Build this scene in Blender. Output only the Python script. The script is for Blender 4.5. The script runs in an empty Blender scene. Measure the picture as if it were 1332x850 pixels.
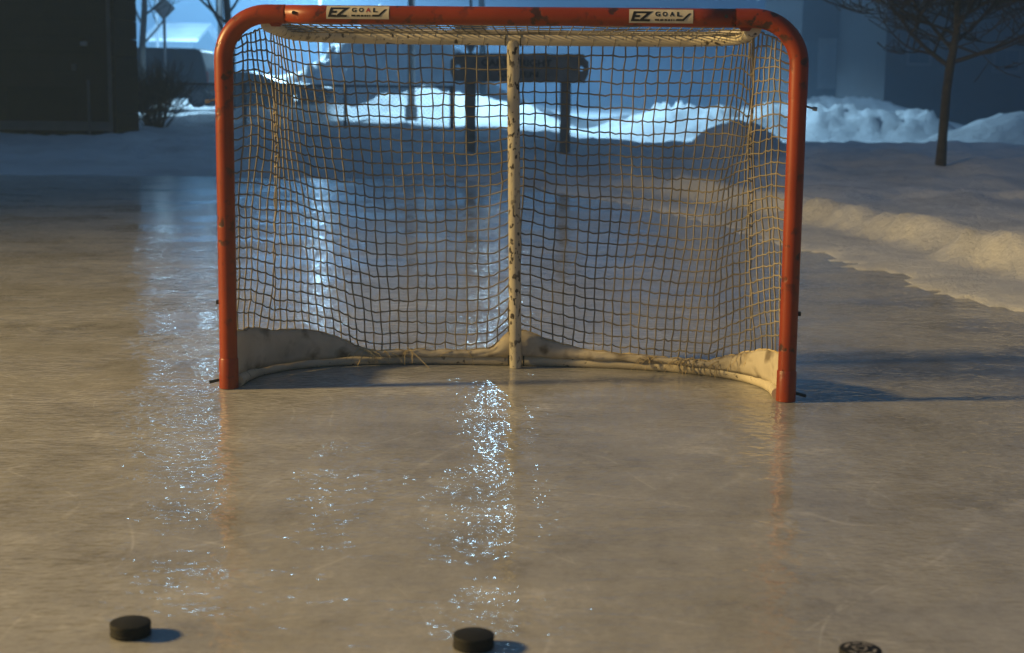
import bpy, bmesh, math, random
import numpy as np
from mathutils import Vector, Matrix, noise

random.seed(7)
scn = bpy.context.scene
col = scn.collection
R_ = math.radians

# ------------------------------------------------------------------ camera
CAM_H, PITCH, ROLL = 1.015, R_(8.79), R_(0.68)
FPX, W0, H0 = 1989.0, 1332.0, 850.0
CF = Vector((0, math.cos(PITCH), -math.sin(PITCH)))
_r, _u = Vector((1, 0, 0)), Vector((0, math.sin(PITCH), math.cos(PITCH)))
CR = _r * math.cos(ROLL) + _u * math.sin(ROLL)
CU = _u * math.cos(ROLL) - _r * math.sin(ROLL)
CL = Vector((0, 0, CAM_H))
cam_d = bpy.data.cameras.new('camera')
cam = bpy.data.objects.new('camera', cam_d)
col.objects.link(cam)
cam.matrix_world = Matrix(((CR.x, CU.x, -CF.x, CL.x), (CR.y, CU.y, -CF.y, CL.y), (CR.z, CU.z, -CF.z, CL.z), (0, 0, 0, 1)))
cam_d.sensor_width = 36.0
cam_d.lens = FPX / W0 * 36.0
cam_d.clip_start, cam_d.clip_end = 0.05, 2000
cam_d.dof.use_dof = True
cam_d.dof.focus_distance = 5.2
cam_d.dof.aperture_fstop = 4.5
scn.camera = cam

# ------------------------------------------------------------------ world: foggy blue night sky
world = bpy.data.worlds.new('World')
scn.world = world
world.use_nodes = True
wn = world.node_tree.nodes
bg = wn['Background']
bg.inputs['Color'].default_value = (0.19, 0.465, 0.95, 1)
bg.inputs['Strength'].default_value = 0.15

# ------------------------------------------------------------------ exposure, renderer
vs = scn.view_settings
vs.view_transform, vs.look = 'Standard', 'None'
vs.exposure, vs.gamma = 0.0, 1.0
vs.use_curve_mapping = False
cy = scn.cycles
cy.use_denoising = True
cy.max_bounces, cy.diffuse_bounces, cy.glossy_bounces = 6, 3, 3
cy.transmission_bounces, cy.volume_bounces = 3, 1
cy.sample_clamp_direct, cy.sample_clamp_indirect = 0.0, 3.0
cy.caustics_reflective = cy.caustics_refractive = False

# lamp powers and places (the lamps themselves are built with their posts further down)
WARM_POS, WARM_W, WARM_COL = (-12.5, 3.3, 4.9), 10800, (1.0, 0.68, 0.25)
BLUE_COL = (0.42, 0.74, 1.0)
BLUE_A_W, BLUE_B_W, BLUE_C_W = 1800, 4400, 26000


# ------------------------------------------------------------------ where things stand (read once off the survey of the place)
def ray(x, y):
    return CF + CR * ((x - W0 / 2) / FPX) - CU * ((y - H0 / 2) / FPX)


def G(x, y, z=0.0):
    d = ray(x, y)
    return CL + d * ((z - CL.z) / d.z)


def P(x, y, Y):
    d = ray(x, y)
    return CL + d * (Y / d.y)


# ------------------------------------------------------------------ materials
def new_mat(name):
    m = bpy.data.materials.new(name)
    m.use_nodes = True
    nt = m.node_tree
    return m, nt, nt.nodes['Principled BSDF']


def N(nt, typ, **kw):
    n = nt.nodes.new(typ)
    for k, v in kw.items():
        if k in n.inputs.keys():
            n.inputs[k].default_value = v
        else:
            setattr(n, k, v)
    return n


def noise_tex(nt, coord, scale, detail=3.0, rough=0.55, stretch=None):
    n = N(nt, 'ShaderNodeTexNoise')
    n.inputs['Scale'].default_value = scale
    n.inputs['Detail'].default_value = detail
    n.inputs['Roughness'].default_value = rough
    src = coord
    if stretch:
        mp = N(nt, 'ShaderNodeMapping')
        mp.inputs['Scale'].default_value = stretch
        nt.links.new(coord, mp.inputs['Vector'])
        src = mp.outputs['Vector']
    nt.links.new(src, n.inputs['Vector'])
    return n.outputs['Fac']


def ramp(nt, fac, stops):
    r = N(nt, 'ShaderNodeValToRGB')
    el = r.color_ramp.elements
    while len(el) < len(stops):
        el.new(0.5)
    for e, (p, c) in zip(el, stops):
        e.position = p
        e.color = c if len(c) == 4 else (*c, 1)
    nt.links.new(fac, r.inputs['Fac'])
    return r.outputs['Color']


def simple(name, colr, rough=0.5, metal=0.0, var=0.25, scale=8.0, bump=0.0, bscale=40.0, spec=0.5, coord='Object'):
    m, nt, b = new_mat(name)
    tc = N(nt, 'ShaderNodeTexCoord')
    n = noise_tex(nt, tc.outputs[coord], scale, 5.0)
    lo = tuple(max(0, c * (1 - var)) for c in colr)
    hi = tuple(min(1, c * (1 + var)) for c in colr)
    nt.links.new(ramp(nt, n, [(0.3, lo), (0.7, hi)]), b.inputs['Base Color'])
    b.inputs['Roughness'].default_value = rough
    b.inputs['Metallic'].default_value = metal
    b.inputs['Specular IOR Level'].default_value = spec
    if bump:
        bn = N(nt, 'ShaderNodeBump')
        bn.inputs['Strength'].default_value = bump
        bn.inputs['Distance'].default_value = 0.01
        nt.links.new(noise_tex(nt, tc.outputs[coord], bscale, 4.0), bn.inputs['Height'])
        nt.links.new(bn.outputs['Normal'], b.inputs['Normal'])
    return m


def chipped(name, paint, chip, scale=55.0, lo=0.60, hi=0.66, rough=0.4, bump=0.3, grime=None, stretch=None, patchy=0.38):
    """paint with chips and grime showing the bare metal below"""
    m, nt, b = new_mat(name)
    tc = N(nt, 'ShaderNodeTexCoord')
    base = ramp(nt, noise_tex(nt, tc.outputs['Object'], 6.0, 6.0), [(0.3, tuple(c * 0.72 for c in paint)), (0.7, paint)])
    mask = ramp(nt, noise_tex(nt, tc.outputs['Object'], scale, 3.0, 0.5, stretch), [(lo, (0, 0, 0)), (hi, (1, 1, 1))])
    patch = ramp(nt, noise_tex(nt, tc.outputs['Object'], 7.0, 2.0), [(patchy, (0, 0, 0)), (patchy + 0.24, (1, 1, 1))])
    mul = N(nt, 'ShaderNodeMath', operation='MULTIPLY')
    nt.links.new(mask, mul.inputs[0])
    nt.links.new(patch, mul.inputs[1])
    mx = N(nt, 'ShaderNodeMix', data_type='RGBA')
    nt.links.new(mul.outputs[0], mx.inputs['Factor'])
    nt.links.new(base, mx.inputs['A'])
    mx.inputs['B'].default_value = (*chip, 1)
    nt.links.new(mx.outputs['Result'], b.inputs['Base Color'])
    b.inputs['Roughness'].default_value = rough
    bn = N(nt, 'ShaderNodeBump')
    bn.inputs['Strength'].default_value = bump
    bn.inputs['Distance'].default_value = 0.004
    bn.invert = True
    nt.links.new(mul.outputs[0], bn.inputs['Height'])
    nt.links.new(bn.outputs['Normal'], b.inputs['Normal'])
    return m


M = {}
M['red'] = chipped('red_paint', (0.32, 0.043, 0.006), (0.06, 0.022, 0.014), 26.0, 0.56, 0.63, 0.38, 0.25)
M['white_pipe'] = chipped('chipped_white_paint', (0.66, 0.60, 0.46), (0.05, 0.04, 0.032), 75.0, 0.56, 0.60, 0.45, 0.4, stretch=(1, 1, 0.6), patchy=0.30)
M['base_pipe'] = chipped('dirty_white_paint', (0.74, 0.66, 0.49), (0.06, 0.045, 0.035), 40.0, 0.60, 0.66, 0.45, 0.4)
M['canvas'] = chipped('skirt_canvas', (0.66, 0.59, 0.46), (0.20, 0.16, 0.11), 14.0, 0.50, 0.70, 0.85, 0.2, patchy=0.30)
M['twine'] = simple('net_twine', (0.25, 0.22, 0.17), 0.85, var=0.5, scale=5.0)
M['fray'] = simple('frayed_twine', (0.55, 0.44, 0.24), 0.85, var=0.3)
M['black'] = simple('printed_black', (0.012, 0.011, 0.010), 0.5)
M['plate'] = simple('sticker_cream', (0.62, 0.56, 0.42), 0.45, var=0.12, scale=30.0)
M['red_print'] = simple('printed_red', (0.30, 0.03, 0.02), 0.5)
M['steel'] = simple('galvanised_steel', (0.32, 0.32, 0.31), 0.4, metal=0.8)
M['dark_steel'] = simple('dark_bolt_steel', (0.05, 0.05, 0.05), 0.4, metal=0.6)
M['rubber'] = chipped('puck_rubber', (0.005, 0.005, 0.005), (0.06, 0.06, 0.06), 190.0, 0.66, 0.72, 0.75, 0.3, patchy=0.42)
M['puck_print'] = simple('puck_print_grey', (0.32, 0.30, 0.28), 0.6, var=0.5, scale=120.0)
M['sign_wood'] = simple('sign_wood', (0.23, 0.19, 0.165), 0.75, var=0.35, scale=4.0, bump=0.3)
M['sign_letter'] = simple('sign_carved_letter', (0.05, 0.044, 0.042), 0.8)
M['bark'] = simple('tree_bark', (0.050, 0.043, 0.036), 0.85, var=0.4, scale=14.0, bump=0.6, bscale=60.0)
M['far_bark'] = simple('far_tree_bark', (0.02, 0.019, 0.018), 0.9, var=0.3)
M['shrub'] = simple('shrub_twigs', (0.035, 0.033, 0.028), 0.9, var=0.4)
M['shed_board'] = simple('dark_shed_board', (0.016, 0.012, 0.010), 0.8, spec=0.1, var=0.4, scale=2.5, bump=0.4)
M['shed_trim'] = simple('shed_trim', (0.11, 0.095, 0.085), 0.7, var=0.3, scale=3.0)
M['shed_dark'] = simple('shed_dark_panel', (0.008, 0.007, 0.007), 0.9, spec=0.05)
M['roofing'] = simple('dark_roofing', (0.03, 0.03, 0.033), 0.8)
M['house_wall'] = simple('far_house_wall', (0.06, 0.06, 0.065), 0.8, var=0.2, scale=1.5)
M['house_dark'] = simple('far_house_dark_wall', (0.022, 0.023, 0.026), 0.8, var=0.25, scale=1.5)
M['trim_white'] = simple('far_house_trim', (0.16, 0.16, 0.17), 0.6, var=0.1)
M['lamp_grey'] = simple('lamp_post_grey', (0.12, 0.12, 0.125), 0.5, metal=0.3)
M['sign_back'] = simple('sign_back_aluminium', (0.16, 0.16, 0.165), 0.5, metal=0.3, var=0.1)
M['car_paint'] = simple('dark_car_paint', (0.009, 0.011, 0.013), 0.55, var=0.2, spec=0.2)
M['car_glass'] = simple('car_window_glass', (0.006, 0.007, 0.009), 0.35, var=0.1, spec=0.25)
M['tyre'] = simple('tyre_rubber', (0.010, 0.010, 0.010), 0.8)


def window_glass():
    m, nt, b = new_mat('dark_window_glass')
    b.inputs['Base Color'].default_value = (0.012, 0.016, 0.022, 1)
    b.inputs['Roughness'].default_value = 0.08
    return m


M['glass'] = window_glass()


def emit(name, colr, s):
    m, nt, b = new_mat(name)
    b.inputs['Base Color'].default_value = (0.8, 0.8, 0.8, 1)
    b.inputs['Emission Color'].default_value = (*colr, 1)
    b.inputs['Emission Strength'].default_value = s
    return m


M['lens_blue'] = emit('lamp_lens_white', BLUE_COL, 25.0)
M['lens_warm'] = emit('lamp_lens_amber', WARM_COL, 25.0)


def snow_material():
    m, nt, b = new_mat('snow')
    tc = N(nt, 'ShaderNodeTexCoord')
    o = tc.outputs['Object']
    n1 = noise_tex(nt, o, 0.9, 7.0, 0.62)
    nt.links.new(ramp(nt, n1, [(0.30, (0.56, 0.56, 0.56)), (0.52, (0.72, 0.73, 0.735)), (0.75, (0.82, 0.825, 0.83))]), b.inputs['Base Color'])
    b.inputs['Roughness'].default_value = 0.55
    b.inputs['Specular IOR Level'].default_value = 0.35
    n2 = noise_tex(nt, o, 9.0, 10.0, 0.74)
    n3 = noise_tex(nt, o, 2.2, 5.0, 0.6, (1.0, 2.2, 1.0))
    ad = N(nt, 'ShaderNodeMath', operation='ADD')
    nt.links.new(n2, ad.inputs[0])
    nt.links.new(n3, ad.inputs[1])
    bn = N(nt, 'ShaderNodeBump')
    bn.inputs['Strength'].default_value = 0.7
    bn.inputs['Distance'].default_value = 0.06
    nt.links.new(ad.outputs[0], bn.inputs['Height'])
    nt.links.new(bn.outputs['Normal'], b.inputs['Normal'])
    return m


M['snow'] = snow_material()


def ice_material():
    m, nt, b = new_mat('wet_rink_ice')
    L = nt.links.new
    tc = N(nt, 'ShaderNodeTexCoord')
    o = tc.outputs['Object']
    big = noise_tex(nt, o, 1.3, 8.0, 0.66)
    mid = noise_tex(nt, o, 6.5, 9.0, 0.72, (1.2, 0.8, 1.0))
    grain = noise_tex(nt, o, 46.0, 6.0, 0.75, (1.2, 0.8, 1.0))

    def wsum(pairs):
        acc = None
        for sock, w in pairs:
            n_ = N(nt, 'ShaderNodeMath', operation='MULTIPLY_ADD')
            L(sock, n_.inputs[0])
            n_.inputs[1].default_value = w
            if acc is None:
                n_.inputs[2].default_value = 0.0
            else:
                L(acc, n_.inputs[2])
            acc = n_.outputs[0]
        return acc
    tone = wsum(((big, 0.45), (mid, 0.35), (grain, 0.20)))
    base_c = ramp(nt, tone, [(0.37, (0.27, 0.258, 0.235)), (0.46, (0.39, 0.38, 0.355)), (0.54, (0.47, 0.46, 0.435)), (0.63, (0.66, 0.65, 0.62))])
    # frosty crust and shavings left on the surface
    fr_n = noise_tex(nt, o, 11.0, 9.0, 0.78, (1.1, 0.7, 1.0))
    fr_m = ramp(nt, fr_n, [(0.60, (0, 0, 0)), (0.68, (1, 1, 1))])
    mxc = N(nt, 'ShaderNodeMix', data_type='RGBA')
    hf = N(nt, 'ShaderNodeMath', operation='MULTIPLY')
    L(fr_m, hf.inputs[0])
    hf.inputs[1].default_value = 0.45
    L(hf.outputs[0], mxc.inputs['Factor'])
    L(base_c, mxc.inputs['A'])
    mxc.inputs['B'].default_value = (0.70, 0.69, 0.66, 1)
    # thin old skate cuts, in two crossing directions
    prev = mxc.outputs['Result']
    for rot, sc_, str_ in ((0.35, 0.8, (0.35, 1.0, 1.0)), (-0.9, 0.7, (0.30, 1.0, 1.0)), (1.4, 0.9, (0.4, 1.0, 1.0))):
        mp_ = N(nt, 'ShaderNodeMapping')
        mp_.inputs['Rotation'].default_value = (0, 0, rot)
        L(o, mp_.inputs['Vector'])
        ln_ = noise_tex(nt, mp_.outputs['Vector'], sc_ * 2.2, 1.0, 0.3, str_)
        cm = ramp(nt, ln_, [(0.4965, (0, 0, 0)), (0.4990, (1, 1, 1)), (0.5010, (1, 1, 1)), (0.5035, (0, 0, 0))])
        cm2 = N(nt, 'ShaderNodeMath', operation='MULTIPLY')
        L(cm, cm2.inputs[0])
        L(ramp(nt, mid, [(0.45, (0, 0, 0)), (0.62, (0.45, 0.45, 0.45))]), cm2.inputs[1])
        mx2 = N(nt, 'ShaderNodeMix', data_type='RGBA')
        L(cm2.outputs[0], mx2.inputs['Factor'])
        L(prev, mx2.inputs['A'])
        mx2.inputs['B'].default_value = (0.74, 0.73, 0.71, 1)
        prev = mx2.outputs['Result']
    L(prev, b.inputs['Base Color'])
    b.inputs['Roughness'].default_value = 0.6
    b.inputs['Specular IOR Level'].default_value = 0.0
    # a film of melt water lies over the frosted ice: glassy in the puddles, pebbled between them
    b.inputs['Coat Weight'].default_value = 1.0
    b.inputs['Coat IOR'].default_value = 1.33
    wet = noise_tex(nt, o, 1.5, 6.0, 0.6, (0.75, 1.0, 1.0))
    wetmask = N(nt, 'ShaderNodeMapRange')
    wetmask.inputs['From Min'].default_value = 0.44
    wetmask.inputs['From Max'].default_value = 0.58
    L(wet, wetmask.inputs['Value'])
    rg = N(nt, 'ShaderNodeMapRange')
    rg.inputs['To Min'].default_value = 0.085
    rg.inputs['To Max'].default_value = 0.05
    L(wetmask.outputs['Result'], rg.inputs['Value'])
    L(rg.outputs['Result'], b.inputs['Coat Roughness'])
    cw = N(nt, 'ShaderNodeMapRange')
    cw.inputs['To Min'].default_value = 0.92
    cw.inputs['To Max'].default_value = 1.0
    L(wetmask.outputs['Result'], cw.inputs['Value'])
    L(cw.outputs['Result'], b.inputs['Coat Weight'])
    # pebbled relief of the film
    p1 = noise_tex(nt, o, 17.0, 2.0, 0.5, (0.7, 1.0, 1.0))
    p2 = noise_tex(nt, o, 52.0, 1.0, 0.5, (0.7, 1.0, 1.0))
    p3 = noise_tex(nt, o, 5.0, 3.0, 0.5)
    a1 = N(nt, 'ShaderNodeMath', operation='MULTIPLY_ADD')
    L(p2, a1.inputs[0])
    a1.inputs[1].default_value = 0.5
    L(p1, a1.inputs[2])
    a2 = N(nt, 'ShaderNodeMath', operation='MULTIPLY_ADD')
    L(p3, a2.inputs[0])
    a2.inputs[1].default_value = 1.2
    L(a1.outputs[0], a2.inputs[2])
    st = N(nt, 'ShaderNodeMapRange')
    st.inputs['To Min'].default_value = 1.0
    st.inputs['To Max'].default_value = 0.28
    L(wetmask.outputs['Result'], st.inputs['Value'])
    bn = N(nt, 'ShaderNodeBump')
    bn.inputs['Distance'].default_value = 0.0062
    L(st.outputs['Result'], bn.inputs['Strength'])
    L(a2.outputs[0], bn.inputs['Height'])
    L(bn.outputs['Normal'], b.inputs['Coat Normal'])
    # the ice below is only gently uneven
    b2 = N(nt, 'ShaderNodeBump')
    b2.inputs['Strength'].default_value = 0.10
    b2.inputs['Distance'].default_value = 0.01
    L(p1, b2.inputs['Height'])
    L(b2.outputs['Normal'], b.inputs['Normal'])
    return m


M['ice'] = ice_material()


# ------------------------------------------------------------------ mesh helpers
class MB:
    def __init__(self):
        self.v, self.f = [], []

    def box(self, lo, hi):
        (x0, y0, z0), (x1, y1, z1) = lo, hi
        n = len(self.v)
        self.v += [(x0, y0, z0), (x1, y0, z0), (x1, y1, z0), (x0, y1, z0), (x0, y0, z1), (x1, y0, z1), (x1, y1, z1), (x0, y1, z1)]
        self.f += [tuple(n + i for i in q) for q in ((3, 2, 1, 0), (4, 5, 6, 7), (0, 1, 5, 4), (1, 2, 6, 5), (2, 3, 7, 6), (3, 0, 4, 7))]
        return self

    def tube(self, pts, rad, sides=8, caps=True):
        pts = [Vector(p) for p in pts]
        k = len(pts)
        if not hasattr(rad, '__len__'):
            rad = [rad] * k
        tang = []
        for i in range(k):
            a, c = pts[max(i - 1, 0)], pts[min(i + 1, k - 1)]
            t = c - a
            tang.append(t.normalized() if t.length > 1e-9 else Vector((0, 0, 1)))
        ref = Vector((0, 0, 1)) if abs(tang[0].z) < 0.9 else Vector((1, 0, 0))
        u = tang[0].cross(ref).normalized()
        base = len(self.v)
        for i in range(k):
            u = (u - tang[i] * u.dot(tang[i])).normalized()
            w = tang[i].cross(u)
            for s in range(sides):
                a = 2 * math.pi * s / sides
                q = pts[i] + (u * math.cos(a) + w * math.sin(a)) * rad[i]
                self.v.append((q.x, q.y, q.z))
        for i in range(k - 1):
            for s in range(sides):
                t2 = (s + 1) % sides
                self.f.append((base + i * sides + s, base + i * sides + t2, base + (i + 1) * sides + t2, base + (i + 1) * sides + s))
        if caps:
            self.f.append(tuple(base + s for s in reversed(range(sides))))
            self.f.append(tuple(base + (k - 1) * sides + s for s in range(sides)))
        return self

    def prism(self, poly, y0, y1):
        """poly of (x, z) extruded along y"""
        n, k = len(self.v), len(poly)
        self.v += [(x, y0, z) for x, z in poly] + [(x, y1, z) for x, z in poly]
        self.f.append(tuple(n + i for i in range(k)))
        self.f.append(tuple(n + k + i for i in reversed(range(k))))
        for i in range(k):
            j = (i + 1) % k
            self.f.append((n + j, n + i, n + k + i, n + k + j))
        return self

    def build(self, name, mat, parent=None, smooth=False, bevel=0.0, loc=None):
        me = bpy.data.meshes.new(name)
        me.from_pydata(self.v, [], self.f)
        me.validate()
        bm = bmesh.new()
        bm.from_mesh(me)
        bmesh.ops.recalc_face_normals(bm, faces=bm.faces)
        if bevel:
            bmesh.ops.bevel(bm, geom=list(bm.edges), offset=bevel, segments=1, affect='EDGES')
        bm.to_mesh(me)
        bm.free()
        if smooth:
            me.shade_smooth()
        me.materials.append(M[mat] if isinstance(mat, str) else mat)
        o = bpy.data.objects.new(name, me)
        col.objects.link(o)
        if parent:
            o.parent = parent
        if loc is not None:
            o.location = loc
        return o


def smooth_by_angle(o, deg=40):
    me = o.data
    me.shade_smooth()
    try:
        me.set_sharp_from_angle(angle=R_(deg))
    except Exception:
        pass
    return o


def tag(o, label=None, cat=None, group=None, kind=None):
    for k, v in (('label', label), ('category', cat), ('group', group), ('kind', kind)):
        if v:
            o[k] = v
    return o


def empty(name, loc=(0, 0, 0), rz=0.0):
    o = bpy.data.objects.new(name, None)
    o.location = loc
    o.rotation_euler = (0, 0, rz)
    o.empty_display_size = 0.1
    col.objects.link(o)
    return o


def lathe(profile, seg=48):
    mb = MB()
    k = len(profile)
    for i in range(seg):
        a = 2 * math.pi * i / seg
        for r, z in profile:
            mb.v.append((r * math.cos(a), r * math.sin(a), z))
    for i in range(seg):
        j = (i + 1) % seg
        for p in range(k - 1):
            mb.f.append((i * k + p, j * k + p, j * k + p + 1, i * k + p + 1))
    return mb


def text_mesh(txt, size, shear=0.0, bold=0.0, spacing=1.0):
    """flat lettering as (verts2d, faces), origin at lower left"""
    cu = bpy.data.curves.new('lettering', 'FONT')
    cu.body, cu.size, cu.shear, cu.offset, cu.space_character = txt, size, shear, bold, spacing
    cu.resolution_u = 4
    ob = bpy.data.objects.new('lettering', cu)
    col.objects.link(ob)
    dg = bpy.context.evaluated_depsgraph_get()
    me = bpy.data.meshes.new_from_object(ob.evaluated_get(dg))
    vs_ = [(v.co.x, v.co.y) for v in me.vertices]
    fs = [tuple(p.vertices) for p in me.polygons]
    bpy.data.objects.remove(ob)
    bpy.data.curves.remove(cu)
    bpy.data.meshes.remove(me)
    x0 = min(v[0] for v in vs_)
    return [(v[0] - x0, v[1]) for v in vs_], fs


# ------------------------------------------------------------------ the ground: snow terrain and the rink ice
RINK = [(-18, 17.2), (-5.8, 17.3), (-3.4, 17.5), (-1.5, 17.6), (-0.5, 17.1), (0.18, 16.1), (0.75, 14.6), (1.2, 13.15), (1.6, 11.5), (1.88, 10.0),
        (2.05, 8.9), (2.18, 7.9), (2.39, 7.05), (2.75, 5.0), (3.2, 0), (3.2, -14), (-18, -14)]


def rink_distance(X, Y):
    """signed distance to the rink edge, positive on the snow"""
    best = np.full(X.shape, 1e9)
    inside = np.zeros(X.shape, bool)
    k = len(RINK)
    for i in range(k):
        (x0, y0), (x1, y1) = RINK[i], RINK[(i + 1) % k]
        dx, dy = x1 - x0, y1 - y0
        t = np.clip(((X - x0) * dx + (Y - y0) * dy) / (dx * dx + dy * dy), 0, 1)
        best = np.minimum(best, np.hypot(X - x0 - t * dx, Y - y0 - t * dy))
        c = ((y0 > Y) != (y1 > Y)) & (X < dx * (Y - y0) / (dy if dy else 1e-9) + x0)
        inside ^= c
    return np.where(inside, -best, best)


def sstep(a, b, x):
    t = np.clip((x - a) / (b - a), 0, 1)
    return t * t * (3 - 2 * t)


def hash_noise(X, Y, scale, oct_=4, seed=0.0, gain=0.5):
    out = np.empty(X.size)
    xs, ys = X.ravel() / scale, Y.ravel() / scale
    for i in range(X.size):
        p = Vector((xs[i], ys[i], seed))
        s, a = 0.0, 1.0
        for _ in range(oct_):
            s += a * noise.noise(p)
            p = p * 2.03
            a *= gain
        out[i] = s
    return out.reshape(X.shape)


MOUNDS = []      # x, y, sx, sy, height


def mound(px, Y, sx, sy, h):
    MOUNDS.append((P(px, 117, Y).x, Y, sx, sy, h))


mound(540, 35.5, 1.15, 1.2, 0.66)       # ploughed heap behind the end of the fence
mound(640, 35.2, 1.3, 1.0, 0.42)
mound(440, 34.0, 1.3, 1.2, 0.16)
mound(350, 33.5, 1.5, 1.3, 0.20)
mound(545, 52, 2.6, 2.5, 2.1)           # old heap far behind
mound(490, 53, 2.2, 2.5, 1.5)
mound(380, 50, 3.0, 2.5, 0.9)
mound(962, 19.3, 0.58, 0.5, 0.34)       # round shovelled heap behind the goal
mound(1290, 27.5, 1.3, 1.0, 0.42)
mound(1400, 27.5, 1.6, 1.2, 0.55)
mound(1110, 43, 2.6, 2.0, 0.85)
mound(930, 45, 4.0, 2.0, 0.55)


def terrain(X, Y):
    s = rink_distance(X, Y)
    nl = hash_noise(X, Y, 0.75, 4, 3.1, 0.55)
    nf = hash_noise(X, Y, 0.22, 3, 8.7, 0.6)
    nb = hash_noise(X, Y, 5.0, 3, 1.3)
    s = s + 0.16 * nl + 0.05 * nf
    right = sstep(-1.0, 1.0, X) * (1 - sstep(14.0, 18.0, Y))
    # right hand bank: a thin trampled shelf, then a shovelled crest
    lump = 0.5 + 0.5 * np.clip(nl * 1.4, -1, 1)
    hr = 0.04 * sstep(0.0, 0.35, s) + (0.12 + 0.08 * lump) * sstep(0.60, 0.84, s) - (0.07 + 0.06 * lump) * sstep(0.90, 1.35, s)
    # far bank: a low lip and a long slope up
    hb = 0.07 * sstep(0.0, 0.5, s) + 0.26 * sstep(0.5, 5.0, s)
    hb = hb + 0.06 * sstep(1.2, 2.0, s) * np.clip(nl, -0.5, 1)
    h = hr * right + hb * (1 - right)
    out = sstep(0.05, 0.9, s)
    h = h + out * (0.020 * nl + 0.012 * nf + 0.03 * nb)
    # the field to the right falls to the road, which lies lower
    road = sstep(21.0, 25.5, Y) * sstep(0.2, 2.5, X)
    h = h * (1 - road) + road * (-0.03 + 0.02 * nb)
    # a second shovelled ridge on the right field
    ry = 14.2 - 0.40 * (X - 3.0)
    h = h + 0.075 * np.exp(-((Y - ry) / 0.5) ** 2) * sstep(2.2, 3.2, X) * (0.7 + 0.6 * nl)
    # windrow thrown up by the plough along the road
    wy = 32.3 + 0.25 * nb
    wr = np.exp(-(np.abs(Y - wy) / 1.05) ** 2.6) * sstep(1.0, 3.2, X) * (1 - 0.55 * sstep(8.3, 9.3, X))
    h = h + wr * (0.70 + 0.17 * nl + 0.15 * nf + 0.06 * nb)
    for mx, my, sx, sy, mh in MOUNDS:
        g = ((X - mx) / sx) ** 2 + ((Y - my) / sy) ** 2
        g = np.exp(-g ** 2) if sx < 1 else np.exp(-g)
        h = h + mh * g * (1 + 0.16 * nl + 0.05 * nf)
    return np.where(s < 0, -0.09 + 0.0 * s, np.maximum(h, 0.004 * sstep(0, .02, s) - 0.05 * (1 - sstep(0, .04, s)))), s


def spaced(segs):
    out = [segs[0][0]]
    for a, b, st in segs:
        n = max(1, int(round((b - a) / st)))
        out += [a + (b - a) * (i + 1) / n for i in range(n)]
    return np.array(out)


gx = spaced([(-260, -60, 20), (-60, -18, 3), (-18, -7, 0.5), (-7, 4.5, 0.075), (4.5, 10.5, 0.11), (10.5, 18, 0.5), (18, 60, 3), (60, 260, 20)])
gy = spaced([(-60, -15, 6), (-15, 4, 0.6), (4, 19, 0.075), (19, 30, 0.13), (30, 37, 0.12), (37, 58, 0.45), (58, 100, 3), (100, 380, 20)])
XX, YY = np.meshgrid(gx, gy)
ZZ, SS = terrain(XX, YY)
nx, ny = len(gx), len(gy)
me = bpy.data.meshes.new('snow_ground')
vv = np.stack([XX.ravel(), YY.ravel(), ZZ.ravel()], 1)
ii = np.arange(nx * ny).reshape(ny, nx)
quads = np.stack([ii[:-1, :-1].ravel(), ii[:-1, 1:].ravel(), ii[1:, 1:].ravel(), ii[1:, :-1].ravel()], 1)
me.from_pydata(vv.tolist(), [], quads.tolist())
me.shade_smooth()
me.materials.append(M['snow'])
ground = bpy.data.objects.new('snow_ground', me)
col.objects.link(ground)
tag(ground, 'uneven snow covered ground and shovelled banks round the rink', None, None, 'structure')


def ground_z(x, y):
    z, _ = terrain(np.array([[x]]), np.array([[y]]))
    return float(z[0, 0])


ib = MB()
ib.v = [(-17.6, -13.6, 0), (4.2, -13.6, 0), (4.2, 18.6, 0), (-17.6, 18.6, 0)]
ib.f = [(0, 1, 2, 3)]
ice = ib.build('ice', 'ice')
tag(ice, 'wet glossy rink ice', None, None, 'structure')

# ------------------------------------------------------------------ the hockey goal
GL = Vector((-0.0228, 5.062, 0.0))
GA = R_(-3.37)
goal = empty('hockey_goal', GL, GA)
tag(goal, 'red framed hockey goal with worn white net standing on wet ice', 'hockey goal')
Ginv = (Matrix.Translation(GL) @ Matrix.Rotation(GA, 4, 'Z')).inverted()
HW, ZT, PR = 0.9405, 1.252, 0.0300      # half width, crossbar height, pipe radius
BR = 0.148                              # bend radius


def arc(cx_, cz_, r, a0, a1, n, y=0.0):
    return [(cx_ + r * math.cos(R_(a0 + (a1 - a0) * i / n)), y, cz_ + r * math.sin(R_(a0 + (a1 - a0) * i / n))) for i in range(n + 1)]


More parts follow.
